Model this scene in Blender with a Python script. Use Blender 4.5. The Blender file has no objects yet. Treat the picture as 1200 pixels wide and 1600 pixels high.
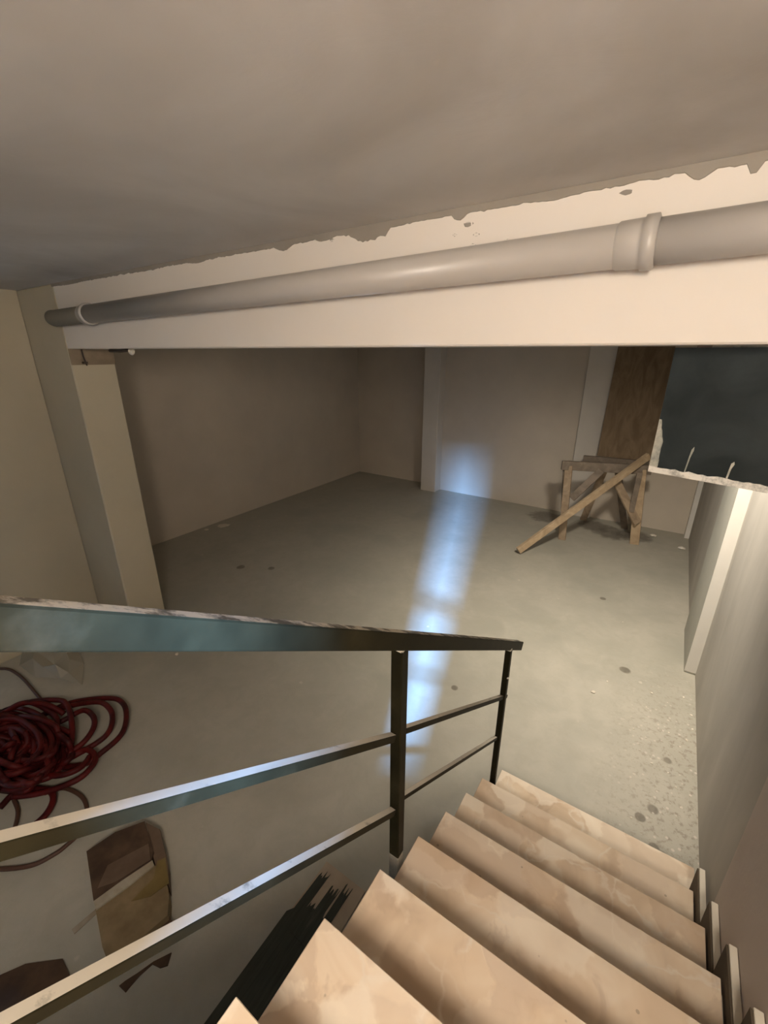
import bpy, bmesh, math, random
from mathutils import Vector, Matrix, noise
random.seed(7)
sc = bpy.context.scene
COL = sc.collection
# ------------------------------------------------------------------ camera
H = 2.65
F = 673.69
YAW, PITCH, ROLL = -0.584045, 0.353671, -0.002023
cy, sy = math.cos(YAW), math.sin(YAW); cp, sp = math.cos(PITCH), math.sin(PITCH)
fw = Vector((sy*cp, cy*cp, -sp)); rt = Vector((cy, -sy, 0)); dn = fw.cross(rt)
cr, sr = math.cos(ROLL), math.sin(ROLL)
r2 = cr*rt + sr*dn; d2 = -sr*rt + cr*dn
cam = bpy.data.objects.new('camera', bpy.data.cameras.new('camera')); COL.objects.link(cam)
M = Matrix((r2, -d2, -fw)).transposed().to_4x4(); M.translation = (0, 0, H)
cam.matrix_world = M
cam.data.sensor_fit = 'VERTICAL'; cam.data.sensor_height = 36; cam.data.sensor_width = 27
cam.data.lens = F*36/1600; cam.data.clip_start = .02
sc.camera = cam
# ------------------------------------------------------------------ view, world, lamps
sc.view_settings.view_transform = 'Standard'; sc.view_settings.look = 'None'
sc.view_settings.exposure = 0.0; sc.view_settings.gamma = 1; sc.view_settings.use_curve_mapping = False
w = bpy.data.worlds.new('world'); sc.world = w; w.use_nodes = True
w.node_tree.nodes['Background'].inputs[0].default_value = (1, .86, .7, 1)
w.node_tree.nodes['Background'].inputs[1].default_value = .02
def lamp(name, kind, loc, energy, color, size=.1, aim=None, **k):
    l = bpy.data.lights.new(name, kind); l.energy = energy; l.color = color
    if kind == 'AREA':
        l.size = size
    else:
        l.shadow_soft_size = size
    for a, b in k.items(): setattr(l, a, b)
    o = bpy.data.objects.new(name, l); COL.objects.link(o); o.location = loc
    if aim is not None:
        o.rotation_euler = (Vector(aim)-Vector(loc)).to_track_quat('-Z', 'Y').to_euler()
    return o
WARM = (1, .885, .755)
lamp('stairwell_bulb', 'POINT', (.44, -.66, 2.88), 215, WARM, .28)
lamp('lower_room_fill', 'SPOT', (-.1, 3.3, 3.04), 430, (1, .90, .77), .14, aim=(-.25, 4.5, 0), spot_size=math.radians(127), spot_blend=1.0)  # added fill spot, out of view behind the beam, brightens the lower room
# daylight from the street door upstairs, through the slit between the added boards
lamp('upstairs_daylight', 'AREA', (.274, -1.92, 3.67), 1200, (.20, .46, 1), .05, aim=(-.993, 1.55, 1.75), shape='RECTANGLE', size_y=.14, spread=math.radians(110))

def bp(px, py, ax, val):
    """world point where the picture ray through (px,py) meets the plane axis=val"""
    d = ((px-600)/F)*r2 + ((py-800)/F)*d2 + fw
    t = (val-(0, 0, H)[ax])/d[ax]
    return Vector((0, 0, H)) + d*t
# ------------------------------------------------------------------ materials
class NT:
    def __init__(s, name):
        s.m = bpy.data.materials.new(name); s.m.use_nodes = True; s.t = s.m.node_tree; s.n = s.t.nodes
        s.b = s.n['Principled BSDF']; s.tc = s.n.new('ShaderNodeTexCoord')
    def L(s, a, b): s.t.links.new(a, b)
    def mapping(s, scale=(1, 1, 1), src='Object', rot=(0, 0, 0), world=False):
        m = s.n.new('ShaderNodeMapping'); m.inputs['Scale'].default_value = scale; m.inputs['Rotation'].default_value = rot
        if world:
            g = s.n.new('ShaderNodeNewGeometry'); s.L(g.outputs['Position'], m.inputs[0])
        else: s.L(s.tc.outputs[src], m.inputs[0])
        return m.outputs[0]
    def noise(s, scale, vec, detail=5, rough=.55, dist=0):
        n = s.n.new('ShaderNodeTexNoise'); n.inputs['Scale'].default_value = scale; n.inputs['Detail'].default_value = detail
        n.inputs['Roughness'].default_value = rough; n.inputs['Distortion'].default_value = dist; s.L(vec, n.inputs[0]); return n.outputs[0]
    def voro(s, scale, vec, feature='F1'):
        n = s.n.new('ShaderNodeTexVoronoi'); n.feature = feature; n.inputs['Scale'].default_value = scale; s.L(vec, n.inputs['Vector']); return n
    def ramp(s, fac, stops):
        r = s.n.new('ShaderNodeValToRGB'); e = r.color_ramp.elements
        while len(e) < len(stops): e.new(.5)
        for q, (p, c) in zip(e, stops):
            q.position = p; q.color = tuple(c)+(1,) if len(c) == 3 else c
        s.L(fac, r.inputs[0]); return r.outputs[0]
    def mix(s, fac, a, b):
        x = s.n.new('ShaderNodeMix'); x.data_type = 'RGBA'
        for k, v in ((0, fac), (6, a), (7, b)):
            if hasattr(v, 'is_linked'): s.L(v, x.inputs[k])
            else: x.inputs[k].default_value = v if k == 0 else tuple(v)+(1,)
        return x.outputs[2]
    def math(s, op, a, b=0., c=None):
        x = s.n.new('ShaderNodeMath'); x.operation = op
        for k, v in enumerate((a, b) if c is None else (a, b, c)):
            if hasattr(v, 'is_linked'): s.L(v, x.inputs[k])
            else: x.inputs[k].default_value = v
        return x.outputs[0]
    def bump(s, h, strength=.3, dist=.01):
        b = s.n.new('ShaderNodeBump'); b.inputs['Strength'].default_value = strength; b.inputs['Distance'].default_value = dist
        s.L(h, b.inputs['Height']); s.L(b.outputs[0], s.b.inputs['Normal'])
    def col(s, c):
        if hasattr(c, 'is_linked'): s.L(c, s.b.inputs['Base Color'])
        else: s.b.inputs['Base Color'].default_value = tuple(c)+(1,)
    def rough(s, r, spec=.5, metal=0):
        if hasattr(r, 'is_linked'): s.L(r, s.b.inputs['Roughness'])
        else: s.b.inputs['Roughness'].default_value = r
        s.b.inputs['Specular IOR Level'].default_value = spec; s.b.inputs['Metallic'].default_value = metal
def sc3(c, k): return tuple(min(1, x*k) for x in c)
def plaster(name, c, var=.12, scale=1.5, bump=.25, rough=.85, stretch=(1, 1, 1)):
    n = NT(name); v = n.mapping(stretch, world=True)
    a = n.noise(scale, v, 6, .6); col = n.ramp(a, [(.3, sc3(c, 1-var)), (.7, sc3(c, 1+var))])
    n.col(col); n.rough(rough, .3); n.bump(n.noise(14, v, 6, .65), bump, .008); return n.m
def spots(n, base, pts, colr):
    """round stains and dark patches at fixed places of the floor: pts = (x, y, radius)"""
    v = n.mapping(world=True)
    nz = n.noise(9, v, 3)
    out = base
    for x, y, r in pts:
        d = n.n.new('ShaderNodeVectorMath'); d.operation = 'DISTANCE'; n.L(v, d.inputs[0]); d.inputs[1].default_value = (x, y, 0)
        k = n.math('ADD', d.outputs['Value'], n.math('MULTIPLY', n.math('SUBTRACT', nz, .5), r*.8))
        mr = n.n.new('ShaderNodeMapRange'); mr.inputs[1].default_value = r*1.05; mr.inputs[2].default_value = r*.75
        n.L(k, mr.inputs[0]); out = n.mix(n.math('MULTIPLY', mr.outputs[0], .75), out, colr)
    return out
# floor: trowelled grey-green concrete with lime spatter
n = NT('floor_concrete'); v = n.mapping(world=True)
big = n.noise(.55, v, 4, .5); med = n.noise(3.5, v, 8, .65, .6)
c = n.ramp(big, [(.35, (.37, .355, .29)), (.65, (.45, .42, .35))])
c = n.mix(n.ramp(med, [(.42, (0, 0, 0)), (.75, (.5, .5, .5))]), c, (.52, .48, .40))
c = n.mix(n.ramp(n.noise(1.3, v, 6, .6), [(.5, (0, 0, 0)), (.72, (.6, .6, .6))]), c, (.31, .30, .25))
vo = n.voro(4.2, v); lime = n.ramp(n.math('ADD', vo.outputs['Distance'], n.math('MULTIPLY', n.noise(40, v, 3), .06)), [(.075, (1, 1, 1)), (.10, (0, 0, 0))])
c = n.mix(n.math('MULTIPLY', lime, n.ramp(n.noise(.8, v, 2), [(.45, (0, 0, 0)), (.6, (.7, .7, .7))])), c, (.68, .62, .52))
c = spots(n, c, [(.072, 3.79, .05), (-.275, 4.99, .035), (-4.37, 3.19, .06), (-4.01, 3.39, .045), (.425, 2.93, .03), (.424, 2.2, .035), (.382, 2.23, .03), (.3, 2.38, .03), (.362, 2.48, .035), (-1.1, 2.75, .03)], (.10, .085, .06))
c = spots(n, c, [(-.45, 7.2, .30), (-.15, 7.25, .26), (-.75, 7.35, .25), (-1.5, 7.35, .3)], (.12, .105, .085))  # wide dark patches on the floor around the trestle
mot = n.noise(7, v, 6, .7, .5)
c = n.mix(n.ramp(mot, [(.45, (0, 0, 0)), (.62, (.35, .35, .35))]), c, (.36, .335, .27))
sp = n.n.new('ShaderNodeSeparateXYZ'); n.L(v, sp.inputs[0])
band = n.n.new('ShaderNodeMapRange'); band.inputs[1].default_value = -.05; band.inputs[2].default_value = .45; n.L(sp.outputs[0], band.inputs[0])
near = n.n.new('ShaderNodeMapRange'); near.inputs[1].default_value = 4.2; near.inputs[2].default_value = 3.2; n.L(sp.outputs[1], near.inputs[0])
bn = n.math('MULTIPLY', band.outputs[0], near.outputs[0])
fine = n.noise(26, v, 6, .75)
c = n.mix(n.math('MULTIPLY', bn, n.ramp(fine, [(.52, (0, 0, 0)), (.60, (.8, .8, .8))])), c, (.27, .235, .185))
v2 = n.voro(17, v); c = n.mix(n.math('MULTIPLY', bn, n.ramp(v2.outputs['Distance'], [(.12, (.8, .8, .8)), (.17, (0, 0, 0))])), c, (.62, .56, .48))
n.col(c); n.rough(n.ramp(med, [(.3, (.42,)*3), (.7, (.62,)*3)]), .45); n.bump(n.noise(9, v, 8, .7), .22, .01)
FLOOR = n.m
WALLC = (.56, .515, .45)
WALL = plaster('wall_plaster', WALLC, .08, 1.2)
WALLL = plaster('left_wall_paint', (.46, .405, .295), .08, .9)
FARW = plaster('far_wall_paint', (.55, .48, .39), .10, .8)
n = NT('right_wall_skim'); v = n.mapping((1, 1.6, .5), world=True, rot=(.3, 0, 0))
c = n.ramp(n.noise(1.6, v, 6, .55, .4), [(.35, (.40, .372, .325)), (.62, (.47, .44, .385)), (.78, (.53, .50, .44))])
n.col(c); n.rough(.8, .3); n.bump(n.noise(6, n.mapping((1, 1, 1), world=True), 6), .25, .01); SKIM = n.m
BEAM = plaster('beam_paint', (.74, .68, .60), .03, .8, .12, .7)
n = NT('ceiling_skim'); v = n.mapping(world=True)
c = n.ramp(n.noise(1.1, v, 5, .55, .8), [(.35, (.45, .42, .375)), (.65, (.60, .57, .525))])
c = n.mix(n.ramp(n.noise(18, v, 2), [(.70, (0, 0, 0)), (.78, (.4, .4, .4))]), c, (.55, .51, .45))
n.col(c); n.rough(.8, .3); n.bump(n.noise(3.5, v, 7, .6, .5), .16, .015); CEIL = n.m
WHITEP = plaster('white_column_paint', (.66, .63, .57), .04, 2, .15, .6)
# marble
def marble(name, seedoff):
    n = NT(name); v = n.mapping(world=True)
    a = n.noise(4.5, v, 3, .5, .8)
    base = n.ramp(a, [(.3, (.60, .455, .315)), (.48, (.74, .585, .42)), (.66, (.84, .71, .55))])
    vv = n.noise(3.2, v, 3, .5, 1.0)
    vo = n.n.new('ShaderNodeTexVoronoi'); vo.feature = 'DISTANCE_TO_EDGE'; vo.inputs['Scale'].default_value = 5
    mx = n.n.new('ShaderNodeMixRGB'); mx.inputs[0].default_value = .22; n.L(v, mx.inputs[1])
    nz = n.n.new('ShaderNodeTexNoise'); nz.inputs['Scale'].default_value = 5; nz.inputs['Detail'].default_value = 5; n.L(v, nz.inputs[0])
    n.L(nz.outputs['Color'], mx.inputs[2]); n.L(mx.outputs[0], vo.inputs['Vector'])
    vein = n.ramp(vo.outputs['Distance'], [(.0, (1, 1, 1)), (.035, (0, 0, 0))])
    c = n.mix(n.math('MULTIPLY', vein, n.ramp(vv, [(.40, (0, 0, 0)), (.55, (.8, .8, .8))])), base, (.80, .70, .57))
    c = n.mix(n.ramp(n.noise(3.5, v, 4, .6, 1.2), [(.54, (0, 0, 0)), (.60, (.4, .4, .4))]), c, (.52, .38, .27))
    cl = n.n.new('ShaderNodeTexVoronoi'); cl.feature = 'SMOOTH_F1'; cl.inputs['Scale'].default_value = 7; cl.inputs['Smoothness'].default_value = .25
    n.L(mx.outputs[0], cl.inputs['Vector']); cg = n.n.new('ShaderNodeSeparateColor'); n.L(cl.outputs['Color'], cg.inputs[0])
    c = n.mix(n.ramp(cg.outputs[0], [(.35, (0, 0, 0)), (.75, (.7, .7, .7))]), c, (.90, .79, .64))
    c = n.mix(n.ramp(cg.outputs[1], [(.55, (0, 0, 0)), (.85, (.5, .5, .5))]), c, (.56, .40, .27))
    fl = n.voro(10, v); c = n.mix(n.ramp(fl.outputs['Distance'], [(.045, (.6, .6, .6)), (.06, (0, 0, 0))]), c, (.33, .25, .17))
    n.col(c); n.rough(.55, .25); n.bump(n.noise(30, v, 3), .04, .004); return n.m
MARB = marble('cream_marble', 0)
n = NT('skirting_stone'); v = n.mapping(world=True); n.col(n.ramp(n.noise(8, v), [(.3, (.76, .69, .56)), (.7, (.86, .79, .66))])); n.rough(.5); SKIRT = n.m
TILE_SHADE = plaster('brown_tile_shade', (.11, .085, .058), .15, 6)  # shade of the skirting tiles' left faces, put into the colour
CONC = plaster('stair_concrete', (.42, .38, .32), .15, 5, .4)
# painted metal, blotchy and paler on upward faces
n = NT('dark_green_rail_paint'); v = n.mapping(world=True)
c = n.ramp(n.noise(7, v, 6, .6), [(.35, (.011, .0095, .0045)), (.6, (.018, .0155, .0075)), (.8, (.04, .034, .019))])
g = n.n.new('ShaderNodeNewGeometry'); sx = n.n.new('ShaderNodeSeparateXYZ'); n.L(g.outputs['Normal'], sx.inputs[0])
top = n.math('MAXIMUM', n.math('MULTIPLY', n.math('SUBTRACT', sx.outputs[2], .6), 6), 0)
pale_top = n.math('MULTIPLY', n.math('MINIMUM', top, 1), n.ramp(n.noise(14, n.mapping((1, 1, 1), world=True), 6, .7), [(.30, (.45,)*3), (.42, (1,)*3)]))
n.col(n.mix(pale_top, c, (.72, .655, .54))); n.rough(n.mix(pale_top, (.5,)*3, (.7,)*3), .08); n.bump(n.noise(60, v, 4), .1, .002); RAIL = n.m
RAILT = RAIL.copy(); RAILT.name = 'patchy_top_rail_paint'
for q in RAILT.node_tree.nodes:
    if q.type == 'VALTORGB' and abs(q.color_ramp.elements[0].position-.30) < .01 and abs(q.color_ramp.elements[1].position-.42) < .01:
        q.color_ramp.elements[0].position = .44; q.color_ramp.elements[1].position = .54; q.color_ramp.elements[0].color = (.2, .2, .2, 1)
n = NT('bare_worn_steel'); v = n.mapping(world=True)
n.col(n.ramp(n.noise(16, v, 6, .7), [(.35, (.34, .31, .25)), (.55, (.46, .42, .34))])); n.rough(.5, .5); STEEL = n.m
n = NT('pipe_pvc'); v = n.mapping(world=True); n.col(n.ramp(n.noise(2, v, 4), [(.3, (.37, .34, .305)), (.7, (.44, .41, .37))])); n.rough(.38, .5); PVC = n.m
n = NT('panel_paint'); v = n.mapping(world=True)
n.col(n.ramp(n.noise(5, v, 6, .6, .5), [(.35, (.016, .021, .021)), (.62, (.03, .038, .039)), (.8, (.05, .062, .064))])); n.rough(.55, .2); PANEL = n.m
n = NT('panel_bare_edge'); v = n.mapping(world=True)
n.col(n.ramp(n.noise(22, v, 8, .75), [(.35, (.36, .35, .31)), (.52, (.80, .76, .68))])); n.rough(.6); PEDGE = n.m
def wood(name, a, b, axis=(1, 1, 1)):
    n = NT(name); v = n.mapping(axis); k = n.noise(6, v, 6, .6, 1.2)
    n.col(n.ramp(k, [(.35, a), (.65, b)])); n.rough(.75, .3); n.bump(k, .15, .004); return n.m
PINE = wood('pine_board', (.26, .19, .125), (.40, .30, .20))
PALE = wood('pale_plank', (.36, .26, .16), (.50, .375, .24))
DPINE = wood('weathered_board', (.15, .12, .09), (.24, .19, .145))
BOARD = wood('brown_plywood', (.17, .115, .065), (.25, .175, .105), (1.5, 1.5, .4))
n = NT('red_hose_rubber'); v = n.mapping(world=True); n.col(n.ramp(n.noise(9, v), [(.35, (.035, .0015, .002)), (.65, (.10, .006, .005))])); n.rough(.55, .25); RED = n.m
n = NT('brown_hose_rubber'); n.col((.08, .035, .02)); n.rough(.6); BRN = n.m
def card(name, a, b, r=.8):
    n = NT(name); v = n.mapping(world=True); n.col(n.ramp(n.noise(8, v, 5, .6), [(.35, a), (.65, b)])); n.rough(r, .4); return n.m
CARD = card('dark_cardboard', (.05, .028, .016), (.095, .055, .032))
CARD2 = card('tan_cardboard', (.17, .12, .06), (.25, .18, .095))
CARDP = card('cardboard_label', (.11, .07, .045), (.15, .10, .065))
TAPE = card('clear_tape', (.30, .25, .18), (.42, .37, .29), .12)
YTAPE = card('yellow_tape', (.15, .105, .035), (.20, .14, .05), .3)
CHIP = card('plaster_crumb', (.62, .56, .46), (.78, .72, .62))
TAN = card('tan_slab', (.42, .33, .24), (.50, .40, .29), .6)
# dark paint strokes: opaque brushed paint
n = NT('brushed_green_paint'); v = n.mapping((14, 1.2, 1), world=True)
n.col(n.ramp(n.noise(3, v, 6, .7), [(.3, (.028, .03, .022)), (.6, (.055, .06, .045)), (.8, (.12, .11, .08))])); n.rough(.6, .4); STROKE = n.m
n = NT('cloudy_plastic'); n.col((.62, .56, .45)); n.rough(.25, .5); n.b.inputs['Alpha'].default_value = .55; PLAST = n.m
n = NT('bolt_steel'); n.col((.08, .06, .05)); n.rough(.5, .5, .6); BOLT = n.m
n = NT('band_brown'); v = n.mapping(world=True); n.col(n.ramp(n.noise(8, v), [(.3, (.20, .15, .10)), (.7, (.28, .22, .15))])); n.rough(.9); BROWN = n.m
# ------------------------------------------------------------------ builders
def link(name, me, mat, parent=None):
    o = bpy.data.objects.new(name, me); COL.objects.link(o)
    if mat: me.materials.append(mat)
    if parent: o.parent = parent
    return o
def obj(name, bm, mat, parent=None, smooth=False):
    bmesh.ops.recalc_face_normals(bm, faces=bm.faces)
    me = bpy.data.meshes.new(name); bm.to_mesh(me); bm.free()
    if smooth:
        for p in me.polygons: p.use_smooth = True
    return link(name, me, mat, parent)
def tag(o, label=None, cat=None, group=None, kind=None):
    for k, v in (('label', label), ('category', cat), ('group', group), ('kind', kind)):
        if v: o[k] = v
    return o
def empty(name, loc, label, cat, group=None):
    o = bpy.data.objects.new(name, None); COL.objects.link(o); o.location = loc; o.empty_display_size = .1
    bpy.context.view_layer.update()
    return tag(o, label, cat, group)
def fix(parent):  # children are modelled in world space
    pl = parent.location
    for c in parent.children:
        c.location = c.location - pl
def box(x0, x1, y0, y1, z0, z1, bev=0, bm=None):
    own = bm is None
    b = bmesh.new()
    vs = [b.verts.new((x, y, z)) for x in (x0, x1) for y in (y0, y1) for z in (z0, z1)]
    for f in ((0, 1, 3, 2), (4, 6, 7, 5), (0, 4, 5, 1), (2, 3, 7, 6), (0, 2, 6, 4), (1, 5, 7, 3)): b.faces.new([vs[i] for i in f])
    if bev: bmesh.ops.bevel(b, geom=b.edges[:], offset=bev, segments=1, affect='EDGES', clamp_overlap=True)
    if own: return b
    me = bpy.data.meshes.new('t'); b.to_mesh(me); b.free(); bm.from_mesh(me); bpy.data.meshes.remove(me); return bm
def bar(a, b, w, h, up=(0, 0, 1), bev=.002, bm=None, vertical_ends=False):
    """rectangular bar from a to b; w across, h along 'up'"""
    a, b = Vector(a), Vector(b); d = (b-a).normalized(); u = Vector(up); s = d.cross(u).normalized()
    u2 = u.normalized() if vertical_ends else s.cross(d).normalized()
    B = bmesh.new(); vs = []
    for p in (a, b):
        for i, j in ((-1, -1), (1, -1), (1, 1), (-1, 1)): vs.append(B.verts.new(p + s*(i*w/2) + u2*(j*h/2)))
    for f in ((0, 1, 2, 3), (4, 7, 6, 5), (0, 4, 5, 1), (1, 5, 6, 2), (2, 6, 7, 3), (3, 7, 4, 0)): B.faces.new([vs[i] for i in f])
    if bev: bmesh.ops.bevel(B, geom=B.edges[:], offset=bev, segments=1, affect='EDGES')
    if bm is None: return B
    me = bpy.data.meshes.new('t'); B.to_mesh(me); B.free(); bm.from_mesh(me); bpy.data.meshes.remove(me); return bm
def tube(pts, r, seg=8, bm=None, caps=True, rs=None):
    bm = bm or bmesh.new(); pts = [Vector(p) for p in pts]; rings = []; u = None
    for i, p in enumerate(pts):
        d = (pts[min(i+1, len(pts)-1)]-pts[max(i-1, 0)]).normalized()
        if u is None: u = d.orthogonal().normalized()
        u = (u - d*u.dot(d)).normalized(); w_ = d.cross(u); rr = rs[i] if rs else r
        rings.append([bm.verts.new(p + (u*math.cos(2*math.pi*k/seg) + w_*math.sin(2*math.pi*k/seg))*rr) for k in range(seg)])
    for a, b in zip(rings, rings[1:]):
        for k in range(seg): bm.faces.new((a[k], a[(k+1) % seg], b[(k+1) % seg], b[k]))
    if caps: bm.faces.new(rings[0][::-1]); bm.faces.new(rings[-1])
    return bm
def spline(P, n=8, closed=False):
    P = [Vector(p) for p in P]; out = []; N = len(P)
    g = (lambda i: P[i % N]) if closed else (lambda i: P[max(0, min(N-1, i))])
    for i in range(N if closed else N-1):
        a, b, c, d = g(i-1), g(i), g(i+1), g(i+2)
        for k in range(n):
            t = k/n; out.append(.5*((2*b)+(c-a)*t+(2*a-5*b+4*c-d)*t*t+(3*b-a-3*c+d)*t**3))
    out.append(P[0] if closed else P[-1]); return out
def prism(poly, z0, z1, jit=0):
    """flat polygon (x,y) extruded from z0 to z1"""
    b = bmesh.new(); lo = [b.verts.new((x, y, z0)) for x, y in poly]; hi = [b.verts.new((x, y, z1+random.uniform(-jit, jit))) for x, y in poly]
    b.faces.new(lo[::-1]); b.faces.new(hi); m = len(poly)
    for i in range(m): b.faces.new((lo[i], lo[(i+1) % m], hi[(i+1) % m], hi[i]))
    return b
def struct(name, bm, mat, parent=None): return tag(obj(name, bm, mat, parent), kind='structure')
# ------------------------------------------------------------------ structure
ZC = 3.12
XR, XN, XF, XCOL = .595, .53, .552, .512       # right wall beyond the stair, near proud plaster, far stretch, pier face
struct('floor', box(-6.4, 1.0, -3.2, 8.6, -.15, 0), FLOOR)
bm = box(-6.4, 1.0, .33, 8.6, ZC, ZC+.15); box(-6.4, -.6, -3.2, .33, ZC, ZC+.15, bm=bm); box(-.6, 1.0, -3.2, -2.45, ZC, ZC+.15, bm=bm)
struct('ceiling', bm, CEIL)
# stairwell walls above the slab opening
struct('wall_stairwell', box(-.75, -.6, -2.45, .33, ZC+.15, 5.2), WALL)
bm = box(XR, 1.0, 1.70, 4.05, 0, ZC); box(XF, 1.0, 4.8, 8.2, 0, ZC, bm=bm)
struct('wall_right', bm, SKIM)
struct('wall_stair', box(XN, 1.0, -3.2, 1.70, 0, 5.2, .004), plaster('stair_wall_paint', (.62, .54, .475), .05, 1.2))
struct('wall_left', box(-4.95, -4.655, -3.2, 1.61, 0, ZC), WALLL)
struct('wall_far_left', box(-6.4, -5.985, 1.93, 8.4, 0, ZC), FARW)
bm = box(-6.4, -4.655, 1.93, 1.99, 0, ZC)
struct('wall_return', bm, FARW)
bm = box(-6.0, -4.05, 8.0, 8.5, 0, ZC); box(-4.05, XF, 7.76, 8.5, 0, ZC, bm=bm)
struct('wall_back', bm, FARW)
struct('wall_front', box(-4.7, -.6, -3.3, -3.2, 0, ZC), WALL)
# pillars
c = struct('trim_1', box(-4.655, -3.98, 1.61, 1.94, 0, ZC, .008), WALLL)       # left pillar
struct('trim_2', box(-4.07, -3.74, 7.52, 7.76, 0, ZC, .006), plaster('far_pier_paint', (.60, .55, .48), .06))
struct('trim_3', box(-1.27, -.87, 7.68, 7.76, 0, ZC, .006), bpy.data.materials['far_pier_paint'])
struct('trim_4', box(.49, XF+.02, 7.58, 7.76, 0, ZC, .004), WHITEP)
bm = box(XCOL, XR+.02, 4.056, 4.8, 0, ZC)
cp_ = struct('trim_5', bm, plaster('pier_side_paint', (.44, .43, .37), .08, 2))
tag(obj('corner_facing', box(XCOL, XR, 4.05, 4.056, .02, ZC, 0), WHITEP, cp_), label='white painted narrow front face')
# beam
struct('beam', box(-3.98, XN+.3, 1.61, 1.91, 2.674, ZC, .006), BEAM)
# grey ceiling skim lapping raggedly down the beam
bm = bmesh.new(); x = -4.0; ed = []
teeth = [(440, .018, .06), (575, .034, .10), (600, .030, .025), (718, .016, .03), (1080, .016, .03), (1160, .026, .014), (505, .008, .05), (300, .008, .08), (860, .006, .06)]
tx = [(bp(px, 340, 1, 1.61).x, d, w_) for px, d, w_ in teeth]
while x < XN:
    d = .020 + .006*noise.noise((x*3.1, 0, 0)) + .006*noise.noise((x*22, 3, 0)) + .004*noise.noise((x*70, 5, 0))
    for a, dd, ww in tx:
        q = abs(x-a)/ww
        if q < 1: d = max(d, .02 + dd*(1-q**2)*(1+.35*noise.noise((x*50, 9, 0))))
    ed.append((x, ZC-.0-d)); x += .012
prev = None
for x, z in ed:
    vs = [bm.verts.new(p) for p in ((x, 1.611, ZC+.004), (x, 1.607, ZC+.004), (x, 1.607, z), (x, 1.611, z-.002))]
    if prev:
        for i in range(4): bm.faces.new((prev[i], prev[(i+1) % 4], vs[(i+1) % 4], vs[i]))
    prev = vs
struct('trim_6', bm, plaster('grey_cement_smear', (.27, .24, .20), .1, 4))
# chipped spots on the beam above the pipe
for px, py, s in ((710, 367, .008), (731, 350, .016), (744, 366, .010), (738, 383, .009), (792, 376, .008), (518, 374, .012), (978, 300, .014)):
    p = bp(px, py, 1, 1.608); b = bmesh.new()
    vs = [b.verts.new((p.x+math.cos(a*.785)*s*random.uniform(.8, 1.6), 1.6085+.002*(a % 2), p.z+math.sin(a*.785)*s*random.uniform(.35, .7))) for a in range(8)]
    vb = [b.verts.new((q.co.x, 1.6115, q.co.z)) for q in vs]; b.faces.new(vs)
    for i in range(8): b.faces.new((vs[i], vs[(i+1) % 8], vb[(i+1) % 8], vb[i]))
    tag(obj('plaster_fleck', b, bpy.data.materials['grey_cement_smear'], bpy.data.objects['trim_6']))
# brown strip where the beam meets the pillar, with a bolt and a cut cable clamp
z = bp(140, 570, 0, -3.98).z
pl_ = tag(obj('brown_band', box(-3.981, -3.972, 1.612, 1.938, z, 2.674), BROWN, c), label='brown band on the pillar under the beam')
b = tube([(-3.965, 1.70, 2.672), (-3.962, 1.70, 2.62), (-3.955, 1.71, 2.55)], .006, 6); box(-3.975, -3.94, 1.685, 1.715, 2.565, 2.58, 0, b)
obj('bolt', b, BOLT, c)
q0 = bp(172, 548, 1, 1.72); q1 = bp(204, 547, 1, 1.72)
obj('cable_stub', tube([q0, (q0+q1)/2+Vector((0, 0, -.004)), q1], .012, 8), BOLT, c)
b = bmesh.new(); bmesh.ops.create_icosphere(b, subdivisions=2, radius=1); 
for v_ in b.verts: v_.co = Vector((q1.x+.01+v_.co.x*.022, 1.72+v_.co.y*.022, q1.z-.004+v_.co.z*(.03 if v_.co.z < 0 else .02)))
tag(obj('cable_cap', b, CHIP, c), label='pale blob of filler on the cable end')
# ------------------------------------------------------------------ unseen boards added upstairs to shape the daylight into a narrow streak
ang = math.atan2(-.385, 1)
src = Vector((.274, -1.92, 0)); dirv = Vector((-.365, 1, 0)).normalized(); side = Vector((1, .365, 0)).normalized()
base = src + dirv*.8
for nm, s0, s1 in (('light_baffle_1', .030, .60), ('light_baffle_2', -.80, -.026)):
    s1c = s1
    b = bar(base+side*s0+Vector((0, 0, 3.28)), base+side*s1c+Vector((0, 0, 3.28)), .03, .0001, bev=0)
    b.free(); b = bmesh.new(); q = []
    for zz in (2.45, 3.46, 4.3):
        for sv, dv in ((s0, 0), (s1, 0), (s1, .03), (s0, .03)):
            if abs(sv) < .1: sv *= .30+.70*min(1.9, (zz-2.93)/.53) if zz > 2.6 else .08
            q.append(b.verts.new(base+side*sv+dirv*dv+Vector((0, 0, zz))))
    for f in ((0, 1, 2, 3), (8, 11, 10, 9), (0, 4, 5, 1), (1, 5, 6, 2), (2, 6, 7, 3), (3, 7, 4, 0), (4, 8, 9, 5), (5, 9, 10, 6), (6, 10, 11, 7), (7, 11, 8, 4)): b.faces.new([q[i] for i in f])
    struct(nm, b, DPINE)
for nm, za, zb_ in (('light_baffle_3', 2.3, 2.93), ('light_baffle_4', 3.395, 4.3)):  # added sill and lintel boards that cut the steep and shallow rays
    b = bar(base+side*-.2+dirv*.05+Vector((0, 0, (za+zb_)/2)), base+side*.2+dirv*.05+Vector((0, 0, (za+zb_)/2)), .03, zb_-za, bev=0)
    struct(nm, b, DPINE)
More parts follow.
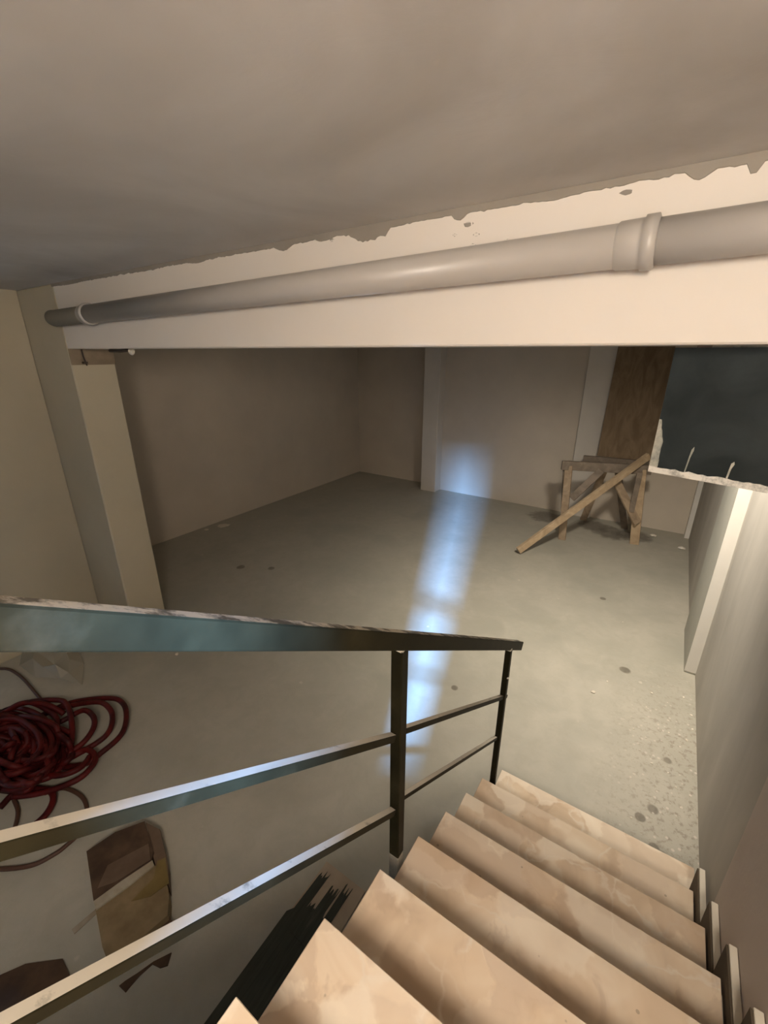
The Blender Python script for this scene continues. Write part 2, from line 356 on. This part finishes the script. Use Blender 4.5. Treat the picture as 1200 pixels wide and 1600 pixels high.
# ------------------------------------------------------------------ staircase
RI, GO, Y1, XL = .17623, .26298, 2.0806, -.518
NS = 17
st = empty('staircase', (0, 1.0, 0), 'straight flight of cream marble steps going down beside the right wall', 'stairs')
b = bmesh.new()
for k in range(1, NS+1):
    y0 = Y1-(k)*GO; box(XL+.05, XN-.005, -3.0, Y1-(k-1)*GO-.03, (k-1)*RI if k > 1 else 0, k*RI-.03, 0, b)
obj('concrete_base', b, CONC, st)
rights = {1: .535, 2: .492, 3: .492, 4: .490}
for k in range(1, NS+1):
    yn = Y1-(k-1)*GO; yb = yn-GO-.012
    xl = -.475 if k == 1 else XL + random.uniform(-.003, .003)
    z = k*RI; xr = rights.get(k, .490)
    obj('tread', box(xl, xr, yb, yn, z-.028, z, .002), MARB, st)
    obj('riser', box(xl+.01, xr, yn-.032, yn-.012, z-RI, z-.028, .001), MARB, st)
    if k >= 2:
        h = .048+random.uniform(-.006, .006); y_f = yn+.088
        x0, x1 = .505, .5275
        # bevelled-back upright skirting tile, cut on the slant at its upper rear corner
        bb = bmesh.new(); y_r = yn-.20; prof = [(y_r+.03, z-RI+.01), (y_f, z-RI+.002), (y_f, z+h+.004), (y_r+.10, z+h), (y_r, z+.006)]
        lo = [bb.verts.new((x0, y, zz)) for y, zz in prof]; hi = [bb.verts.new((x1, y, zz)) for y, zz in prof]
        bb.faces.new(lo); bb.faces.new(hi[::-1]); m_ = len(prof)
        for i in range(m_): bb.faces.new((lo[i], hi[i], hi[(i+1) % m_], lo[(i+1) % m_]))
        bmesh.ops.bevel(bb, geom=bb.edges[:], offset=.0015, segments=1, affect='EDGES')
        obj('skirting_tile', bb, SKIRT, st)
        obj('tile_shade_strip', box(.4985, .5048, y_r+.035, y_f-.002, z-RI+.012, z+h-.004), TILE_SHADE, st)  # thin dark strip standing in for shade on the tile's left face
fix(st)
# ------------------------------------------------------------------ hand rail
rl = empty('stair_railing', (-.55, .93, 0), 'dark green steel stair railing with two thin lower bars, on the left of the steps', 'railing')
def bpx(px, py, X): return bp(px, py, 0, X)
XP, XE = -.553, -.500
TOPA, TOPB = Vector((-.575, -.75, 2.93)), None
# top rail runs straight through three measured points
a = bpx(0, 974, -.56); e_ = bpx(812, 1008, XE)
dirt = (e_-a).normalized(); a2 = a - dirt*1.0
obj('top_rail', bar(a2, e_, .036, .052, bev=.003), RAILT, rl)
def seg(p0, p1, h, w_=.022, ext=0):
    d = (p1-p0).normalized(); return bar(p0-d*ext, p1, w_, h, bev=.0015)
obj('mid_bar', seg(bpx(0, 1322, -.56), bpx(613, 1152, XP), .024, .024, .9), RAIL, rl)
obj('mid_bar', seg(bpx(638, 1138, XP), bpx(790, 1087, XE), .022, .022, .05), RAIL, rl)
obj('low_bar', seg(bpx(0, 1607, -.56), bpx(613, 1268, XP), .022, .024, .9), RAIL, rl)
obj('low_bar', seg(bpx(636, 1240, XP), bpx(774, 1153, XE), .018, .020, .05), RAIL, rl)
yp = .925
def topz(y): t = (y-a.y)/dirt.y; return (a+dirt*t).z
po = obj('post', box(XP-.02, XP+.02, yp-.02, yp+.02, .58, topz(yp)-.03, .003), RAIL, rl)
obj('bare_foot', box(XP-.0205, XP+.0205, yp-.0205, yp+.0205, .575, .90, .003), STEEL, rl)
obj('fixing_plate', box(XP+.018, XL+.03, yp-.03, yp+.03, .60, .68, .002), STEEL, rl)
ye = 1.985
obj('post', box(XE-.016, XE+.016, ye-.016, ye+.016, .0, topz(ye)-.025, .003), RAIL, rl)
obj('post', box(-.58, -.54, -.62, -.58, 1.5, topz(-.6)-.03, .003), RAIL, rl)
b = bmesh.new(); pz = bpx(790, 1056, XE); bmesh.ops.create_icosphere(b, subdivisions=2, radius=.006, matrix=Matrix.Translation((XE+.016, ye-.012, pz.z)))
tag(obj('screw', b, CHIP, rl), label='small pale screw head')
fix(rl)
# ------------------------------------------------------------------ drain pipe
pp = empty('drain_pipe', (-1.5, 1.54, 2.92), 'long grey plastic drain pipe running along the top of the white beam', 'pipe')
PY = 1.541
def pz_(x): return 2.905 + (x+2.2)*.0145
def pt(x): return (x, PY, pz_(x))
xe = XN+.002
xe2 = bp(74, 498, 1, PY).x
jx = bp(1018, 375, 1, PY).x; lx = bp(140, 492, 1, PY).x
obj('pipe_run', tube([pt(lx), pt(jx+.01)], .057, 32), PVC, pp, True)
obj('pipe_run', tube([pt(jx), pt(xe)], .057, 32), PVC, pp, True)
def collar(x, s=1):
    return tube([pt(x-.085*s), pt(x-.08*s), pt(x-.03*s), pt(x-.02*s), pt(x-.018*s), pt(x+.012*s), pt(x+.016*s)], .06, 32, rs=[.057, .061, .062, .062, .068, .068, .058], caps=False)
obj('socket_collar', collar(jx), PVC, pp, True)
obj('socket_collar', collar(lx, .8), PVC, pp, True)
obj('end_stub', tube([pt(lx+.0), pt(lx-.14), pt(xe2+.12), (xe2+.04, PY+.025, pz_(lx)), (xe2, PY+.08, pz_(lx))], .055, 24), plaster('grimy_pvc', (.20, .18, .14), .1), pp, True)
fix(pp)
# ------------------------------------------------------------------ dark panel under the beam
A = Vector((-.036, 1.85, 0)); D = Vector((.958, -.287, 0)); Nn = Vector((-.287, -.958, 0)).normalized()
zb, zt = bp(1015, 735, 1, 1.85).z, 2.668
pn = empty('metal_panel', (A.x, A.y, zb), 'dark green-black sheet metal panel with bare pale edges hanging under the beam', 'panel')
LEN = .56
def pface(poly, t, mat, name, off=0, parent=None):
    """poly in (u along panel, z) coordinates, t thick, in front by off"""
    b = bmesh.new(); f_ = [b.verts.new(A+D*u+Nn*(off+t)+Vector((0, 0, z))) for u, z in poly]; k_ = [b.verts.new(A+D*u+Nn*off+Vector((0, 0, z))) for u, z in poly]
    b.faces.new(f_); b.faces.new(k_[::-1]); m = len(poly)
    for i in range(m): b.faces.new((f_[i], k_[i], k_[(i+1) % m], f_[(i+1) % m]))
    return obj(name, b, mat, parent or pn)
pface([(0, zb), (LEN, zb), (LEN, zt), (0, zt)], .012, PANEL, 'sheet')
def rag(u0, u1, z0, z1, n_, amp, vert=False):
    lo = []; hi = []
    for i in range(n_+1):
        t = i/n_
        if vert: lo.append((u0, z0+(z1-z0)*t)); hi.append((u0+(u1-u0)*(1-.75*max(0, t-.55)/.45)+random.uniform(-amp, amp)*.5, z0+(z1-z0)*t))
        else: lo.append((u0+(u1-u0)*t, z0)); hi.append((u0+(u1-u0)*t, z1+random.uniform(-amp, amp)))
    return lo+hi[::-1]
pface(rag(0, LEN, zb-.001, zb+.021, 40, .003), .004, PEDGE, 'bottom_edge', .012)
n = NT('scuffed_side_edge'); v = n.mapping(world=True); n.col(n.ramp(n.noise(18, v, 6, .7), [(.35, (.24, .25, .21)), (.6, (.52, .50, .42))])); n.rough(.5)
pface(rag(0, .026, zb+.015, zb+.19, 18, .003, True), .003, n.m, 'side_edge', .012)
for u, h_, w2 in ((.112, .090, .0035), (.232, .060, .005)):
    k_ = .09*h_
    pface([(u, zb+.018), (u+w2, zb+.018), (u+w2+k_*.6, zb+.02+h_*.6), (u+w2*1.6+k_, zb+.02+h_*.86), (u+w2+k_*1.1, zb+.02+h_), (u+k_*.8, zb+.02+h_*.88), (u+k_*.5, zb+.02+h_*.6)], .001, n.m, 'pale_streak', .012)  # narrow pale streaks rising from the panel's bottom edge
pn2 = [obj('fixing_bracket', box(A.x+D.x*u-.02, A.x+D.x*u+.02, A.y+D.y*u-.005, A.y+D.y*u+.03, zt-.03, zt+.006), BOLT, pn) for u in (.08, .45)]
fix(pn)
# ------------------------------------------------------------------ timber trestle at the back wall
tr = empty('timber_trestle', (-.6, 6.9, 0), 'rough timber trestle with four board legs standing against the back wall', 'trestle')
def ground(px, py): return bp(px, py, 2, 0)
gA, gF, gB, gD = ground(878, 843), ground(991, 850), ground(911, 812), ground(976, 826)
tA = bp(889, 728, 1, 6.52); tF = bp(1003, 733, 1, 6.85); tB = bp(944, 735, 1, 7.10); tD = bp(966, 738, 1, 7.12)
ztop = (tA.z+tF.z)/2; tA.z = tF.z = ztop
obj('leg', bar(gA, tA, .10, .045, up=(0, 1, .2), bev=.003), PINE, tr)
obj('leg', bar(gF, tF, .12, .045, up=(0, 1, .2), bev=.003), PALE, tr)
obj('leg', bar(gB, tB, .10, .045, up=(0, 1, .2), bev=.003), PINE, tr)
obj('leg', bar(gD, tD, .09, .045, up=(0, 1, .2), bev=.003), DPINE, tr)
dF = (tF-tA).normalized()
obj('top_beam', bar(tA-dF*.10, tF+dF*.12, .05, .13, bev=.004), DPINE, tr)
tb2 = tB.copy(); td2 = tF + Vector((0, .55, 0)); tb2.z = td2.z = ztop-.03
obj('rear_beam', bar(Vector((tA.x+.05, tA.y+.85, ztop-.05)), td2, .05, .09, bev=.004), DPINE, tr)
def onf(px, py, off=0):
    # point on the vertical plane through the front top beam, pushed toward the viewer by off
    nn = Vector((dF.y, -dF.x, 0)).normalized(); P0 = tA+nn*off
    d = ((px-600)/F)*r2 + ((py-800)/F)*d2 + fw; C = Vector((0, 0, H)); t = (P0-C).dot(nn)/d.dot(nn); return C+d*t
obj('brace', bar(onf(940, 735, .05), onf(893, 779, .05), .035, .10, up=(0, .3, 1), bev=.003), DPINE, tr)
obj('brace', bar(onf(963, 752, .05), onf(996, 818, .05), .035, .11, up=(0, .3, 1), bev=.003), PINE, tr)
obj('brace', bar(onf(1000, 738, .07), onf(986, 800, .07), .03, .07, up=(1, .3, 0), bev=.003), DPINE, tr)
obj('side_board', bar(gA+(tA-gA)*.96+Vector((-.07, .05, 0)), gA+(tA-gA)*.15+Vector((-.07, .25, 0)), .03, .09, up=(0, 1, 0), bev=.003), DPINE, tr)
fix(tr)
p0 = ground(809, 866); p0.z = .055; p1 = onf(985, 733, .12); d = (p1-p0); L_ = d.length; p1 = p0+d*1.16
pk = obj('timber_plank', bar(p0, p1, .05, .095, up=(0, 0, 1), bev=.004), PALE)
tag(pk, 'long pale timber plank leaning diagonally from the floor against the trestle', 'plank')
bd = bmesh.new()
q = [(-.885, 7.42, ztop+.005), (-.165, 7.42, ztop+.005), (-.165, 7.66, 2.9), (-.885, 7.66, 2.9)]
fr = [bd.verts.new(v_) for v_ in q]; bk = [bd.verts.new((x, y+.02, z)) for x, y, z in q]
bd.faces.new(fr); bd.faces.new(bk[::-1])
for i in range(4): bd.faces.new((fr[i], bk[i], bk[(i+1) % 4], fr[(i+1) % 4]))
tag(obj('plywood_board', bd, BOARD), 'tall brown plywood board leaning on the back wall above the trestle', 'board')
# ------------------------------------------------------------------ tan slab with dark brushed paint beside the stair
sl = empty('tan_slab', (-1.0, .5, 0), 'flat tan stone slab beside the stair, smeared with dark green paint', 'slab')
obj('slab', prism([(-1.16, -.35), (-.87, -.35), (-.865, 1.137), (-1.125, 1.135)], .0, .012), TAN, sl)
b = bmesh.new()
SZ = 0
def stroke(x0, x1, ya, yb, rag_):
    m = 9; lo = []; hi = []
    for i in range(m+1):
        x = x0+(x1-x0)*i/m; lo.append((x, ya)); hi.append((x+.01*rag_, yb+random.uniform(-1, 1)*.03))
    global SZ
    SZ += .0006
    p = prism(lo+hi[::-1], .0122, .0138+SZ); me = bpy.data.meshes.new('t'); p.to_mesh(me); p.free(); b.from_mesh(me); bpy.data.meshes.remove(me)
stroke(-1.155, -.97, -.3, .86, 1); stroke(-1.125, -1.075, .82, 1.075, 1); stroke(-1.075, -1.03, .8, .93, 0); stroke(-1.035, -.985, .8, 1.04, 1); stroke(-.975, -.935, .35, 1.085, 1); stroke(-.99, -.965, .8, .95, 0)
obj('paint_smear', b, STROKE, sl); sl.children[-1]['label'] = 'dark green brushed paint with ragged ends'
fix(sl)
# ------------------------------------------------------------------ hoses at left
def hose(name, loops, r, mat, label, cat='hose'):
    b = bmesh.new()
    for P, cl in loops: tube(spline(P, 7, cl), r, 7, b, caps=not cl)
    return tag(obj(name, b, mat, smooth=True), label, cat)
def gp(px, py, z): 
    v_ = bp(px, py, 2, z); return v_
L = []
R_ = .019
def Pl(pts, z0=.02, z1=None):
    z1 = z0 if z1 is None else z1
    m = len(pts)-1
    return [gp(x, y, z0+(z1-z0)*math.sin(math.pi*i/m)) for i, (x, y) in enumerate(pts)]
L.append((Pl([(60, 1120), (110, 1098), (170, 1091), (193, 1100), (197, 1125), (188, 1150), (160, 1175), (130, 1195), (80, 1200)], .03, .09), False))
L.append((Pl([(40, 1130), (90, 1108), (150, 1097), (172, 1108), (175, 1130), (165, 1150), (140, 1168), (100, 1190)], .05, .12), False))
L.append((Pl([(50, 1150), (100, 1125), (130, 1110), (146, 1120), (145, 1140), (125, 1165), (90, 1185)], .06, .13), False))
L.append((Pl([(20, 1105), (50, 1096), (90, 1094), (105, 1102), (112, 1130), (110, 1165), (90, 1185)], .05, .15), False))
L.append((Pl([(60, 1215), (100, 1190), (130, 1172), (145, 1176), (148, 1190), (130, 1212), (100, 1228), (60, 1240), (20, 1245)], .03, .1), False))
L.append((Pl([(50, 1205), (90, 1212), (125, 1200), (140, 1182)], .08, .12), False))
L.append((Pl([(0, 1262), (30, 1235), (75, 1235), (83, 1250), (70, 1275), (40, 1298), (0, 1310)], .03, .05), False))
L.append((Pl([(0, 1120), (30, 1100), (70, 1100), (100, 1115)], .1, .18), False))
random.seed(12)
for i in range(34):   # the tangled heart of the coil
    cx, cy_ = random.gauss(18, 24), random.gauss(1172, 14); rx, ry = random.uniform(45, 78), random.uniform(26, 52); ph = random.uniform(-.5, .3)
    pts = []
    for k in range(10):
        a_ = k*math.tau/10; u, v_ = rx*math.cos(a_)*random.uniform(.85, 1.1), ry*math.sin(a_)*random.uniform(.85, 1.1)
        pts.append(gp(cx+u*math.cos(ph)-v_*math.sin(ph), cy_+u*math.sin(ph)+v_*math.cos(ph), .025+.20*random.random()*(1-.5*i/34)))
    L.append((pts, True))
hose('hose_coil', L, R_, RED, 'tangled coil of red rubber hose heaped on the floor at far left')
L2 = [(Pl([(-60, 1060), (0, 1045), (30, 1055), (62, 1090), (80, 1110)], .02, .05), False),
      (Pl([(70, 1240), (100, 1232), (128, 1245), (136, 1270), (125, 1300), (105, 1320), (85, 1335), (50, 1352), (0, 1358), (-60, 1355)], .02), False),
      (Pl([(22, 1250), (28, 1270), (20, 1300), (0, 1320), (-30, 1330)], .02), False)]
hose('loose_cable', L2[:1], .012, BRN, 'thin brown cable arching out of the back of the red hose coil', 'cable')
hose('loose_cable', L2[1:2], .012, BRN, 'thin brown cable making a wide loop below the red hose coil', 'cable')
hose('loose_cable', L2[2:], .012, BRN, 'short brown cable curling down from the red hose coil at the frame edge', 'cable')
# ------------------------------------------------------------------ cardboard on the floor
def g2(px, py): v_ = bp(px, py, 2, 0); return (v_.x, v_.y)
bx = empty('cardboard_box', tuple(bp(210, 1400, 2, 0)), 'crushed brown cardboard box with glossy tape, lying on the floor left of the steps', 'box')
def gq(px, py, z): v_ = bp(px, py, 2, z); return (v_.x, v_.y)
def slabz(pts, z0, z1, jit=0): return prism([gq(x, y, z1) for x, y in pts], z0, z1, jit)
obj('box_half', slabz([(135, 1330), (180, 1300), (226, 1283), (240, 1330), (236, 1345), (190, 1375), (146, 1407)], .002, .10), CARD, bx)
obj('box_half', slabz([(149, 1420), (200, 1385), (243, 1352), (262, 1385), (264, 1400), (262, 1430), (215, 1470), (172, 1512), (160, 1480)], .002, .09), CARD2, bx)
obj('end_flap', slabz([(228, 1285), (250, 1296), (262, 1350), (264, 1385), (242, 1350)], .002, .085), CARDP, bx)
tag(obj('label_patch', slabz([(190, 1340), (232, 1318), (235, 1343), (180, 1378), (152, 1388), (168, 1352)], .1005, .1025), CARDP, bx), label='paler torn patch on the dark half')
tag(obj('packing_tape', slabz([(146, 1408), (190, 1376), (238, 1344), (241, 1352), (200, 1385), (150, 1421)], .095, .104), TAPE, bx), label='shiny clear packing tape')
tag(obj('side_tape', slabz([(246, 1345), (258, 1340), (264, 1380), (252, 1388), (236, 1400), (205, 1408), (240, 1372)], .0905, .0925), YTAPE, bx), label='yellowish tape strip')
obj('inner_flap', slabz([(172, 1512), (215, 1472), (264, 1430), (276, 1452), (240, 1476), (195, 1500)], .002, .05), CARD, bx)
fix(bx)
tag(obj('cardboard_scrap', slabz([(186, 1540), (196, 1532), (215, 1520), (240, 1502), (268, 1488), (262, 1508), (250, 1512), (238, 1506), (218, 1524), (204, 1540), (196, 1550)], .001, .008), CARD), 'small torn dark cardboard scrap just below the crushed box', 'scrap')
tag(obj('cardboard_sheet', slabz([(-40, 1540), (40, 1505), (98, 1498), (112, 1530), (80, 1570), (30, 1610), (-60, 1630)], .001, .012, .004), CARD), 'dark flattened cardboard sheet on the floor in the bottom left corner', 'cardboard')
tag(obj('tape_strand', slabz([(112, 1452), (150, 1420), (152, 1426), (116, 1459)], .001, .006), TAPE), 'loose strand of clear tape trailing from the crushed box', 'tape')
# pale crumpled plastic by the left pillar
b = bmesh.new(); G = [(35, 1016), (85, 1010), (122, 1018), (131, 1036), (128, 1070), (95, 1060), (55, 1058), (30, 1040)]
cen = bp(85, 1038, 2, .05); cv = b.verts.new(cen); rim = []
for x, y in G: rim.append(b.verts.new(bp(x, y, 2, .015+.05*random.random())))
mid = [b.verts.new((v_.co*.55+cen*.45)+Vector((0, 0, random.uniform(.0, .09)))) for v_ in rim]
for i in range(8):
    j = (i+1) % 8; b.faces.new((rim[i], rim[j], mid[j], mid[i])); b.faces.new((mid[i], mid[j], cv))
bmesh.ops.solidify(b, geom=b.faces[:], thickness=.003)
tag(obj('plastic_sheet', b, PLAST), 'crumpled cloudy plastic sheet on the floor behind the red hose coil', 'plastic sheet')
# ------------------------------------------------------------------ plaster crumbs
def crumb(px, py, s, label, group=None, flat=.35):
    v_ = bp(px, py, 2, 0); b = bmesh.new(); bmesh.ops.create_icosphere(b, subdivisions=1, radius=1)
    for q in b.verts:
        k = random.uniform(.7, 1.15); q.co = Vector((q.co.x*s*k, q.co.y*s*k*.75, (q.co.z*k+.85)*s*flat))
    o = obj('plaster_crumb', b, CHIP); o.location = v_; o.rotation_euler.z = random.uniform(0, 6)
    return tag(o, label, 'plaster crumb', group)
crumb(349, 822, .12, 'large white plaster chip at the foot of the far left wall', flat=.12)
crumb(323, 828, .05, 'small white plaster chip beside a larger one at the far left wall', flat=.2)
crumb(1020, 838, .055, 'white plaster lump on the floor right of the trestle')
crumb(1065, 858, .06, 'pale plaster lump on the floor in the far right corner')
crumb(276, 1023, .022, 'small bright crumb on the floor just under the handrail')
crumb(927, 1082, .022, 'largest pale plaster crumb on the open floor beyond the stair foot')
crumb(949, 1065, .012, 'small pale crumb just behind the largest crumb on the open floor')
for px, py, s in ( (973, 972, .008), (1018, 1083, .014), (1068, 1090, .012), (1080, 1118, .012), (1082, 1140, .012), (1073, 1157, .013), (1018, 1193, .010), (990, 1139, .009), (1009, 1153, .009), (1044, 1208, .008), (986, 1278, .009), (1045, 1145, .009), (1000, 1172, .007), (1010, 1105, .007), (1043, 1098, .007), (1056, 1230, .007), (1063, 1262, .006), (985, 1215, .006)):
    crumb(px, py, s, 'tiny pale plaster crumb scattered on the floor beside the right wall', 'plaster crumbs beside the right wall')
